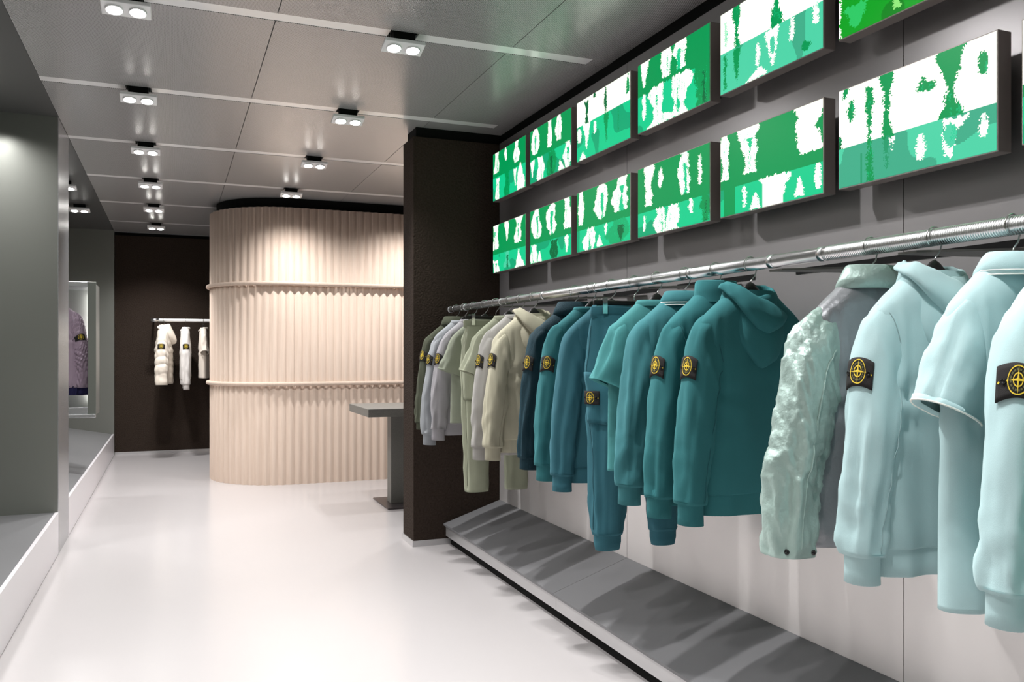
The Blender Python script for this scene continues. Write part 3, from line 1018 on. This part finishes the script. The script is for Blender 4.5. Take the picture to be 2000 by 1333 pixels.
def hood(parent, mat, seed=0.0, drop=0.20, big=1.0, flap=True):
    """hood lying down the back (towards -y): an outer bag and the slanting flap of its opening above it"""
    def layer(name, par, p0, p1, rim_f, len_f, out_f, n=61, m=18):
        rings = []
        for i in range(n):
            deg = p0 + (p1 - p0) * i / (n - 1)
            ph = math.radians(deg)
            bk = max(0.0, math.cos(ph / 2)) ** 3.0
            dx, dy = math.sin(ph), -math.cos(ph)
            rim, L, out = rim_f(deg, bk), len_f(deg, bk), out_f(deg, bk)
            row = []
            for k in range(m):
                t = k / (m - 1)
                e, z = interp([(-0.022, rim - 0.06), (-0.010, rim - 0.016), (-0.002, rim), (0.006, rim - 0.005),
                               (0.016, rim - 0.22 * L), (0.028, rim - 0.48 * L), (0.034, rim - 0.74 * L), (0.026, rim - 0.94 * L), (0.002, rim - L)], t)
                tt = min(1, max(0, (t - 0.25) / 0.75))
                e = e * (0.45 + 0.8 * bk) + out * math.sin(PI * min(1, tt * 1.1)) ** 0.8
                d = 0.008 * nz(ph * 1.6 + seed, t * 2.5, seed) + 0.006 * (0.4 - abs(nz(ph * 2.4 + seed + t, t * 3.5 + seed, 2.0)) * 2) * tt
                row.append(Vector((dx * (0.086 + (e + d) * 1.35) * (1 - 0.25 * tt * bk),
                                   dy * (0.050 + (e + d) * big), z + 0.008 * nz(ph * 2 + seed, 0.3, 0))))
            rings.append(row)
        return loft(name, rings, mat, par, closed=False)

    o = layer('hood', parent, -158, 158, lambda g, b: -0.060 - (0.045 if flap else -0.01) * b, lambda g, b: 0.035 + drop * b, lambda g, b: 0.004 * b)
    if not flap:
        return
    layer('hood_opening', o, -158, 78,
          lambda g, b: -0.060 - 0.080 * smooth(-95, 70, g),
          lambda g, b: 0.02 + 0.105 * math.exp(-((g + 8) / 55) ** 2),
          lambda g, b: 0.016 * math.exp(-((g + 5) / 70) ** 2) + 0.004)


BODY = {
    'sweat': [(-.086, .080, .040, 0), (-.122, .120, .050, 0), (-.158, .165, .056, 0), (-.196, .202, .056, 0), (-.24, .214, .060, 0),
              (-.30, .216, .066, 0), (-.38, .218, .070, 0), (-.48, .222, .071, 0), (-.60, .225, .070, 0), (-.70, .224, .069, 0), (-.745, .218, .064, 0)],
    'tee': [(-.090, .082, .036, 0), (-.124, .122, .044, 0), (-.158, .165, .049, 0), (-.194, .200, .050, 0), (-.24, .211, .054, 0),
            (-.30, .212, .058, 0), (-.38, .213, .060, 0), (-.48, .215, .061, 0), (-.60, .217, .061, 0), (-.70, .218, .060, 0), (-.79, .220, .058, 0)],
}


def long_rows(side, end=-0.80, flare=0.0, wide=1.0, yo=-0.008):
    rows = [(-.160, -.162, -.120, -.400, 0.0, .044),
            (-.216, -.208, -.130, -.425, -.002, .054),
            (-.244, -.292, -.142, -.465, yo * .5, .058),
            (-.260, -.400, -.156, -.530, yo, .058),
            (-.273, -.515, -.168, -.605, yo, .056),
            (-.283, -.630, -.180, -.685, yo, .052),
            (-.289, end + .02, -.190, end + .015, yo * 1.2, .047)]
    out = []
    for i, (ox, oz, ix, iz, yc, b) in enumerate(rows):
        t = i / 6
        ox2 = ix + (ox - ix) * (1 + (wide - 1) * t ** .5)
        out.append((side * -1 * (ox2 - flare * t), oz, side * -1 * (ix - flare * t), iz, yc, b * (1 + (wide - 1) * 0.7 * t)))
    return out


def short_rows(side, ln=0.0, flare=0.0):
    rows = [(-.160, -.160, -.105, -.365, 0.0, .040),
            (-.206, -.200, -.110, -.392, -.002, .046),
            (-.240, -.268, -.118, -.420, -.004, .049),
            (-.272 - flare * .5, -.338 - ln * .5, -.128, -.440 - ln * .5, -.006, .050),
            (-.302 - flare, -.400 - ln, -.142, -.462 - ln, -.008, .050)]
    return [(-side * ox, oz, -side * ix, iz, yc, b) for ox, oz, ix, iz, yc, b in rows]


def sew(parent, surf, mat, **kw):
    surf.line('seam', mat=mat, parent=parent, **kw)


def garment(name, loc, rz, label, cat, group, col, kind='sweat', seed=1.0, badge=None, collar='crew', hood_on=False,
            mat=None, trim=None, end=-0.80, hem=-0.745, rib=True, tip=None, wide=1.0, fold=0.013, crease=0.014,
            crinkle=0.0, puff=0.0, quilt=0.0, scale=1.0, depth=1.0, seams=False, cuff_mat=None, cuff_h=0.075, hem_h=0.065, flare=0.0, body_mat=None):
    e = tag(empty(name, loc, rz), label, cat, group)
    m = mat or cloth(col)
    cm = cuff_mat or m
    dark = cloth(tuple(int(v * 0.86) for v in col)) if seams else None
    rows = [(z if z > -.5 else -.36 + (z + .36) * (hem + .36) / (BODY[kind][-1][0] + .36), w, b * depth, y) for z, w, b, y in BODY[kind]]
    B = Body(rows, seed, fold, puff, crinkle, quilt)
    bo = B.mesh('body', body_mat or m, e)
    if rib and kind == 'sweat':
        B.band('hem_band', cm, e, hem_h)
    sl = {}
    for side in (-1, 1):
        if kind == 'sweat':
            S = Sleeve(long_rows(side, end, flare, wide), seed + side * 2.3, fold * 0.8, crease, puff, crinkle, quilt)
        else:
            S = Sleeve(short_rows(side, -0.012, flare), seed + side * 2.3, fold * 0.7, 0.0)
        if badge and side < 0:
            S.flat = badge
        S.rows = [(a, b_, c, d, y * (0.6 if side > 0 else 1), bb * depth ** .5) for a, b_, c, d, y, bb in S.rows]
        so = S.mesh('sleeve', m, e, K=46 if not (crinkle or puff or quilt) else 110, n=36 if not (crinkle or quilt) else 72)
        sl[side] = S
        if kind == 'sweat' and cuff_h:
            S.band('cuff', cm, e, 0.985, 0.985 + cuff_h / S.length, 0.0, -0.0105, 0.93)
        if kind != 'sweat' and trim:
            rg = []
            for s, off in ((0.93, 0.0005), (0.93, 0.0018), (0.992, 0.0018)):
                rg.append([S.pt(s, 2 * PI * i / 36) + S.nrm(s, 2 * PI * i / 36) * off for i in range(36)])
            loft('sleeve_band', rg, m, e)
            ring = [S.pt(0.995, 2 * PI * i / 36) + S.nrm(0.995, 2 * PI * i / 36) * 0.001 for i in range(37)]
            tube('sleeve_tipping', ring, 0.0022, trim, e, n=6, cap=False)
        if seams:
            S.line('seam', -1.85 if side < 0 else 4.4, dark, so, 0.12, 0.98)
            ring = [S.pt(3 / 45, 2 * PI * i / 36) + S.nrm(3 / 45, 2 * PI * i / 36) * 0.0008 for i in range(37)]
            tube('armhole_seam', ring, 0.0013, dark, so, n=6, cap=False)
    if badge:
        s0, th0 = badge
        sl[-1].badge(e, s0, th0)
    if hood_on:
        hood(e, m, seed, 0.20 * (1 if not puff else 1.15), 1.0 if not puff else 2.3, not puff)
    elif collar == 'crew':
        crew_collar(e, cm)
    elif collar == 'polo':
        shirt_collar(e, m, tip=tip)
    elif collar == 'stand':
        shirt_collar(e, m, h=0.058, stand=True)
    elif collar == 'shirt':
        shirt_collar(e, m, h=0.045, flare=0.034)
    if scale != 1.0:
        e.scale = (scale,) * 3
    return e, B, sl


def trousers(name, loc, rz, label, group, col, seed, bottom=-1.10, cuff=True, badge=False, pocket=True, mat=None):
    e = tag(empty(name, loc, rz), label, 'trousers', group)
    m = mat or cloth(col)
    dark = cloth(tuple(int(v * 0.78) for v in col))
    # waistband
    rings = []
    n = 120
    for z, k in ((-0.150, 1.0), (-0.148, 1.03), (-0.128, 1.03), (-0.108, 1.03), (-0.104, 1.0), (-0.108, .93), (-0.15, .93)):
        ring = []
        for i in range(n):
            th = 2 * PI * i / n
            g = 1 + (0.02 if i % 2 else 0)
            ring.append(Vector((0.196 * k * sgnpow(math.cos(th), .7), 0.0235 * k * g * sgnpow(math.sin(th), .8), z)))
        rings.append(ring)
    loft('waistband', rings, m, e)
    legs = {}
    for side in (-1, 1):
        b0 = bottom + (0.07 if cuff else 0.0)
        rows = [(-.196, -.140, .010, -.140, 0, .026), (-.208, -.24, .014, -.26, 0, .050), (-.214, -.38, .012, -.42, -.004, .066),
                (-.212, -.54, -.022, -.56, -.006, .066), (-.206, -.70, -.040, -.71, -.008, .060),
                (-.200, -.87, -.052, -.875, -.008, .053), (-.194, b0, -.068 if cuff else -.055, b0, -.01, .044)]
        rows = [(-side * a, b, -side * c, d, y, bb) for a, b, c, d, y, bb in rows]
        S = Sleeve(rows, seed + side, 0.012, 0.008)
        if badge and side < 0:
            S.flat = (0.43, -0.25)
        lo = S.mesh('leg', m, e, K=60)
        legs[side] = S
        if cuff:
            S.band('ankle_cuff', m, e, 0.985, 0.985 + 0.075 / S.length, 0.001, -0.006, 0.86)
        if pocket and side < 0:
            vs, fs = [], []
            nx, ny = 10, 12
            sc, tc, w, h = 0.43, -0.75, 0.15, 0.19
            for off in (0.001, 0.006):
                for j in range(ny):
                    for i in range(nx):
                        s = sc + (j / (ny - 1) - .5) * h / S.length
                        t = tc - (i / (nx - 1) - .5) * w / 0.085
                        vs.append(S.pt(s, t) + S.nrm(s, t) * off)
            N0 = nx * ny
            for j in range(ny - 1):
                for i in range(nx - 1):
                    a = N0 + j * nx + i
                    fs.append((a, a + 1, a + nx + 1, a + nx))
            rim = list(range(nx)) + [j * nx + nx - 1 for j in range(1, ny)] + [(ny - 1) * nx + i for i in range(nx - 2, -1, -1)] + [j * nx for j in range(ny - 2, 0, -1)]
            for a, b in zip(rim, rim[1:] + rim[:1]):
                fs.append((a, b, b + N0, a + N0))
            pk = mesh('pocket', vs, fs, m, e)
            ring = [vs[N0 + a] for a in rim[nx - 1:]]
            tube('stitching', ring, 0.0011, dark, pk, n=6)
            if badge:
                S.badge(e, 0.43, -0.25, 0.085, 0.05, 0.0055)
        S.line('seam', 0.0, dark, lo, 0.1, 0.98, K=60)
    return e, legs


# colours of the clothes
OLIVE = (72, 76, 62); SILVER = (150, 154, 158); LILAC = (158, 156, 160); SAGE = (142, 148, 132); PSAGE = (150, 154, 134)
GREIGE = (160, 158, 154); CREAM = (172, 168, 148); NIGHT = (12, 44, 54); TEAL = (50, 112, 117); PETROL = (54, 104, 116)
AQUA = (74, 140, 141); DTEAL = (48, 110, 114); MINT = (174, 203, 205)
GR = 'clothes on the chrome rail'


def rail(y):
    return (RLX, y, RLZ)


cord = cloth(NIGHT, 0.8, 0.6, 60, 0.6, 0.08, stretch=(6, 6, 0.3))
mint2 = cloth(MINT, 0.9, 0.16, 900, 0.2, 0.06)
nylon = pbr('mint_nylon', (164, 187, 180), 0.38, 0.3, 0.7, 60, 0.15, 14, sheen=0.2, detail=5)
nylon_b = pbr('grey_nylon', (140, 142, 146), 0.34, 0.35, 0.5, 55, 0.15, 14, sheen=0.2, detail=5)

HL = []


def hang(y, rz, what, clip=False, loc=None):
    hanger(loc or rail(y), rz, 'black hanger with chrome hook carrying the ' + what, clip)


G = []
# far, pale group
G.append(garment('overshirt', rail(5.40), 0.02, 'dark olive overshirt with buttoned cuffs, hanging nearest the felt partition', 'shirt', GR,
                 OLIVE, seed=1.1, collar='shirt', rib=False, cuff_h=0.05, end=-0.78, hem=-0.76, badge=(0.36, -0.35), depth=.9))
hang(5.40, 0.02, 'dark olive overshirt')
G.append(garment('sweatshirt', rail(5.225), -0.03, 'pale blue-grey crew sweatshirt between olive overshirt and grey sweatshirt', 'sweatshirt', GR,
                 SILVER, seed=2.2, badge=(0.40, -0.35), end=-0.84, depth=.9))
hang(5.225, -0.03, 'pale blue-grey sweatshirt')
G.append(garment('sweatshirt', rail(5.045), 0.02, 'warm grey sweatshirt with badge, hanging beside sage short-sleeved shirt', 'sweatshirt', GR,
                 LILAC, seed=3.4, badge=(0.39, -0.35), end=-0.79, depth=.9))
hang(5.045, 0.02, 'warm grey sweatshirt')
G.append(garment('tee_shirt', rail(4.84), -0.02, 'sage grey short-sleeved shirt hanging in front of the cargo trousers', 'shirt', GR,
                 SAGE, 'tee', seed=4.1, hem=-0.72))
hang(4.84, -0.02, 'sage grey short-sleeved shirt')
G.append((trousers('cargo_trousers', rail(4.65), 0.0, 'sage green cargo trousers clipped by the waist to a hanger', GR, PSAGE, 5.0, bottom=-1.105, cuff=False)[0],))
hang(4.65, 0.0, 'sage green cargo trousers', True)
G.append(garment('tee_shirt', rail(4.44), 0.02, 'pale sage short-sleeved tee between cargo trousers and grey sweatshirt', 'shirt', GR,
                 PSAGE, 'tee', seed=6.3, hem=-0.74))
hang(4.44, 0.02, 'pale sage short-sleeved tee')
G.append(garment('sweatshirt', rail(4.265), -0.01, 'light greige crew sweatshirt beside the cream hoodie', 'sweatshirt', GR,
                 GREIGE, seed=7.7, badge=(0.40, -0.2), end=-0.82, hem=-0.78, depth=.9))
hang(4.265, -0.01, 'light greige sweatshirt')
G.append(garment('hoodie', rail(4.085), 0.03, 'cream sage hoodie with hood lying down its back', 'hoodie', GR,
                 CREAM, seed=8.2, hood_on=True, badge=(0.39, -0.15), end=-0.80, seams=True, depth=.95))
hang(4.085, 0.03, 'cream sage hoodie')
# teal group
G.append(garment('corduroy_overshirt', rail(3.60), -0.02, 'very dark teal corduroy overshirt with badge', 'shirt', GR,
                 NIGHT, seed=9.1, mat=cord, collar='shirt', rib=False, cuff_h=0.06, badge=(0.40, -0.3), hem=-0.80))
hang(3.60, -0.02, 'dark teal corduroy overshirt')
G.append(garment('sweatshirt', rail(3.42), 0.03, 'teal crew sweatshirt with round badge, next to the corduroy overshirt', 'sweatshirt', GR,
                 TEAL, seed=10.4, badge=(0.39, -0.55), end=-0.81, depth=.95))
hang(3.42, 0.03, 'teal crew sweatshirt beside the corduroy overshirt')
G.append(garment('long_sleeved_top', rail(3.235), -0.02, 'petrol blue long-sleeved top without badge, beside the teal joggers', 'shirt', GR,
                 PETROL, seed=11.8, end=-0.83, hem=-0.78))
hang(3.235, -0.02, 'petrol blue long-sleeved top')
G.append((trousers('jogging_trousers', rail(3.04), 0.0, 'teal jogging trousers with thigh pocket clipped to a hanger', GR, PETROL, 12.5, bottom=-1.10, badge=True)[0],))
hang(3.04, 0.0, 'teal jogging trousers', True)
G.append(garment('tee_shirt', rail(2.865), 0.02, 'aqua teal short-sleeved tee hanging over the joggers', 'shirt', GR,
                 AQUA, 'tee', seed=13.3, flare=-0.004))
hang(2.865, 0.02, 'aqua teal short-sleeved tee')
G.append(garment('polo_shirt', rail(2.668), -0.02, 'teal long-sleeved polo with white-tipped collar', 'shirt', GR,
                 (60, 118, 124), seed=14.2, collar='polo', tip=M['white_trim'], end=-0.79, hem=-0.74))
hang(2.668, -0.02, 'teal long-sleeved polo')
G.append(garment('sweatshirt', rail(2.476), 0.02, 'teal high-collared sweatshirt with badge, beside the teal hoodie', 'sweatshirt', GR,
                 DTEAL, seed=15.6, collar='stand', badge=(0.40, -0.05), seams=True, end=-0.80))
hang(2.476, 0.02, 'teal high-collared sweatshirt')
G.append(garment('hoodie', rail(2.285), 0.0, 'deep teal hoodie with badge and hood lying down its back', 'hoodie', GR,
                 DTEAL, seed=16.1, hood_on=True, badge=(0.40, -0.1), seams=True, end=-0.79))
hang(2.285, 0.0, 'deep teal hoodie')
# mint group
jk, jb, js = garment('nylon_jacket', rail(1.768), 0.0, 'shiny crinkled silver-mint nylon jacket with snap cuffs', 'jacket', GR,
                     (168, 192, 184), seed=17.4, mat=nylon, body_mat=nylon_b, collar='shirt', rib=False, cuff_h=0, wide=1.32, end=-0.83, hem=-0.80,
                     crinkle=0.008, fold=0.014, flare=0.035)
for th in (-0.9, -2.0):
    S = js[-1]
    c = S.pt(0.975, th); nn = S.nrm(0.975, th)
    t1 = nn.orthogonal().normalized(); t2 = nn.cross(t1)
    loft('snap', [[c + nn * z + (t1 * math.cos(2 * PI * k / 14) + t2 * math.sin(2 * PI * k / 14)) * r for k in range(14)]
                  for r, z in ((0.007, -0.002), (0.007, 0.003), (0.004, 0.004), (0.0025, 0.0025))], M['button'], jk, cap1=True)
js[-1].line('seam', -1.45, nylon, jk, 0.1, 0.97, r=0.0025, K=110, n=72)
hang(1.768, 0.0, 'silver-mint nylon jacket')
G.append(garment('hoodie', rail(1.56), -0.02, 'pale mint hoodie with badge, between nylon jacket and mint polo', 'hoodie', GR,
                 MINT, seed=18.9, mat=mint2, hood_on=True, badge=(0.40, -0.1), seams=True, end=-0.79, hem=-0.76))
hang(1.56, -0.02, 'pale mint hoodie')
G.append(garment('polo_shirt', rail(1.348), 0.02, 'pale mint short-sleeved polo with white-edged sleeves', 'shirt', GR,
                 MINT, 'tee', seed=19.3, mat=mint2, collar='polo', tip=M['white_trim'], trim=M['white_trim'], flare=0.0, hem=-0.85))
hang(1.348, 0.02, 'pale mint short-sleeved polo')
G.append(garment('sweatshirt', rail(1.185), 0.0, 'pale mint crew sweatshirt with badge beside the mint polo', 'sweatshirt', GR,
                 MINT, seed=20.5, mat=mint2, badge=(0.40, -0.5), seams=True, end=-0.78))
hang(1.185, 0.0, 'pale mint crew sweatshirt')
G.append(garment('sweatshirt', rail(1.01), 0.02, 'mint sweatshirt without badge at the end of the mint clothes', 'sweatshirt', GR,
                 (166, 216, 206), seed=21.7, end=-0.83))
hang(1.01, 0.02, 'mint sweatshirt without badge')

# ------------------------------------------------------------------ white clothes at the back wall
BY, BZ = 11.70, 1.745
br = tag(empty('wall_rail', (-0.26, BY, BZ)), 'slim pale metal rail holding white clothes at the back wall', 'clothes rail')
tube('rail_bar', [(0, 0, 0), (1.6, 0, 0)], 0.021, M['lamp_metal'], br, n=18)
for x in (0.02, 1.3):
    tube('wall_arm', [(x, 0.021, 0), (x, YB - BY - 0.001, 0)], 0.012, M['lamp_metal'], br, n=10)
tube('end_sleeve', [(-0.004, 0, 0), (0.09, 0, 0)], 0.0235, M['chrome'], br, n=18)
WG = 'white clothes on the back wall rail'
white = cloth((226, 216, 204), 0.85, 0.2, 300, 0.2, 0.03)
white2 = cloth((232, 228, 224), 0.9, 0.2, 300, 0.2, 0.03)
puf = pbr('cream_puffer', (232, 222, 208), 0.5, 0, 0.2, 80, 0.03, 8)
RZ = PI / 2
garment('puffer_jacket', (-0.11, BY, BZ), RZ - 0.12, 'white quilted puffer jacket with hood and badge', 'jacket', WG, (232, 222, 208),
        seed=30.1, mat=puf, hood_on=True, rib=False, cuff_h=0, wide=1.45, depth=1.35, flare=0.03, puff=0.011, badge=(0.40, 0.0), end=-0.84, hem=-0.80, fold=.012)
hang(0, RZ - 0.12, 'white puffer jacket', loc=(-0.11, BY, BZ))
garment('sweatshirt', (0.146, BY, BZ), RZ, 'white crew sweatshirt with badge beside the puffer jacket', 'sweatshirt', WG, (232, 228, 224),
        seed=31.3, mat=white2, badge=(0.40, 0.0), end=-0.84, hem=-0.76)
hang(0, RZ, 'white crew sweatshirt', loc=(0.146, BY, BZ))
garment('tee_shirt', (0.365, BY, BZ), RZ, 'off-white short-sleeved tee beside the fluted partition', 'shirt', WG, (230, 222, 210), 'tee',
        seed=32.8, mat=white)
hang(0, RZ, 'off-white short-sleeved tee', loc=(0.365, BY, BZ))

# ------------------------------------------------------------------ display case in the far niche
dc = tag(empty('display_case', (-1.187, 8.60, 0.77)), 'steel framed lit display case in the far niche', 'display case')
hw, ht, dp = 0.562, 1.185, 0.40
bw = 0.066
frame_m = pbr('case_frame', (122, 126, 120), 0.35, 0.6)
sb = pbr('case_panel', (150, 152, 148), 0.35, 0.5)
box('back_panel', -hw + 0.01, hw - 0.01, -0.02, -0.001, 0.01, ht - 0.01, sb, dc)
box('side_panel', hw - 0.02, hw - 0.002, -dp, -0.02, 0.02, ht - 0.02, sb, dc)
box('side_panel', -hw + 0.002, -hw + 0.02, -dp, -0.02, 0.02, ht - 0.02, sb, dc)
box('bottom_panel', -hw + 0.02, hw - 0.02, -dp, -0.02, 0.0, 0.05, M['steel'], dc, 0.002)
box('top_panel', -hw + 0.02, hw - 0.02, -dp, -0.02, ht - 0.05, ht, M['steel'], dc, 0.002)
for nm, (x0, x1, z0, z1) in (('frame_stile', (hw - bw, hw, 0, ht)), ('frame_stile', (-hw, -hw + bw, 0, ht)),
                             ('frame_rail', (-hw + bw, hw - bw, ht - 0.045, ht)), ('frame_rail', (-hw + bw, hw - bw, 0, 0.09))):
    box(nm, x0, x1, -dp - 0.015, -dp, z0, z1, frame_m if nm == 'frame_stile' else M['steel'], dc, 0.004)
box('front_lip', -hw, hw, -dp - 0.05, -dp - 0.015, 0.0, 0.03, M['steel'], dc, 0.004)
for s in (-1, 1):
    box('light_strip', s * (hw - bw - 0.006) - 0.008, s * (hw - bw - 0.006) + 0.008, -0.07, -0.03, 0.12, ht - 0.08, M['led'], dc)
tube('hanging_bar', [(0.197, -dp + 0.02, ht - 0.09), (0.197, -0.02, ht - 0.09)], 0.012, M['steel'], dc, n=10)
lilac = pbr('lilac_quilted_nylon', (150, 132, 148), 0.4, 0.1, 0.2, 90, 0.05, 8)
navy = cloth((30, 28, 66))
JL = (-0.99, 8.40, 0.77 + ht - 0.09)
garment('quilted_jacket', JL, PI, 'lilac diamond-quilted jacket with navy cuffs and badge in display case', 'jacket', None, (150, 132, 148),
        seed=40.2, mat=lilac, cuff_mat=navy, quilt=0.02, badge=(0.42, 1.2), collar='stand', wide=1.15, end=-0.86, hem=-0.84, scale=1.0, depth=.9, fold=.006)
hang(0, PI, 'lilac quilted jacket', loc=JL)
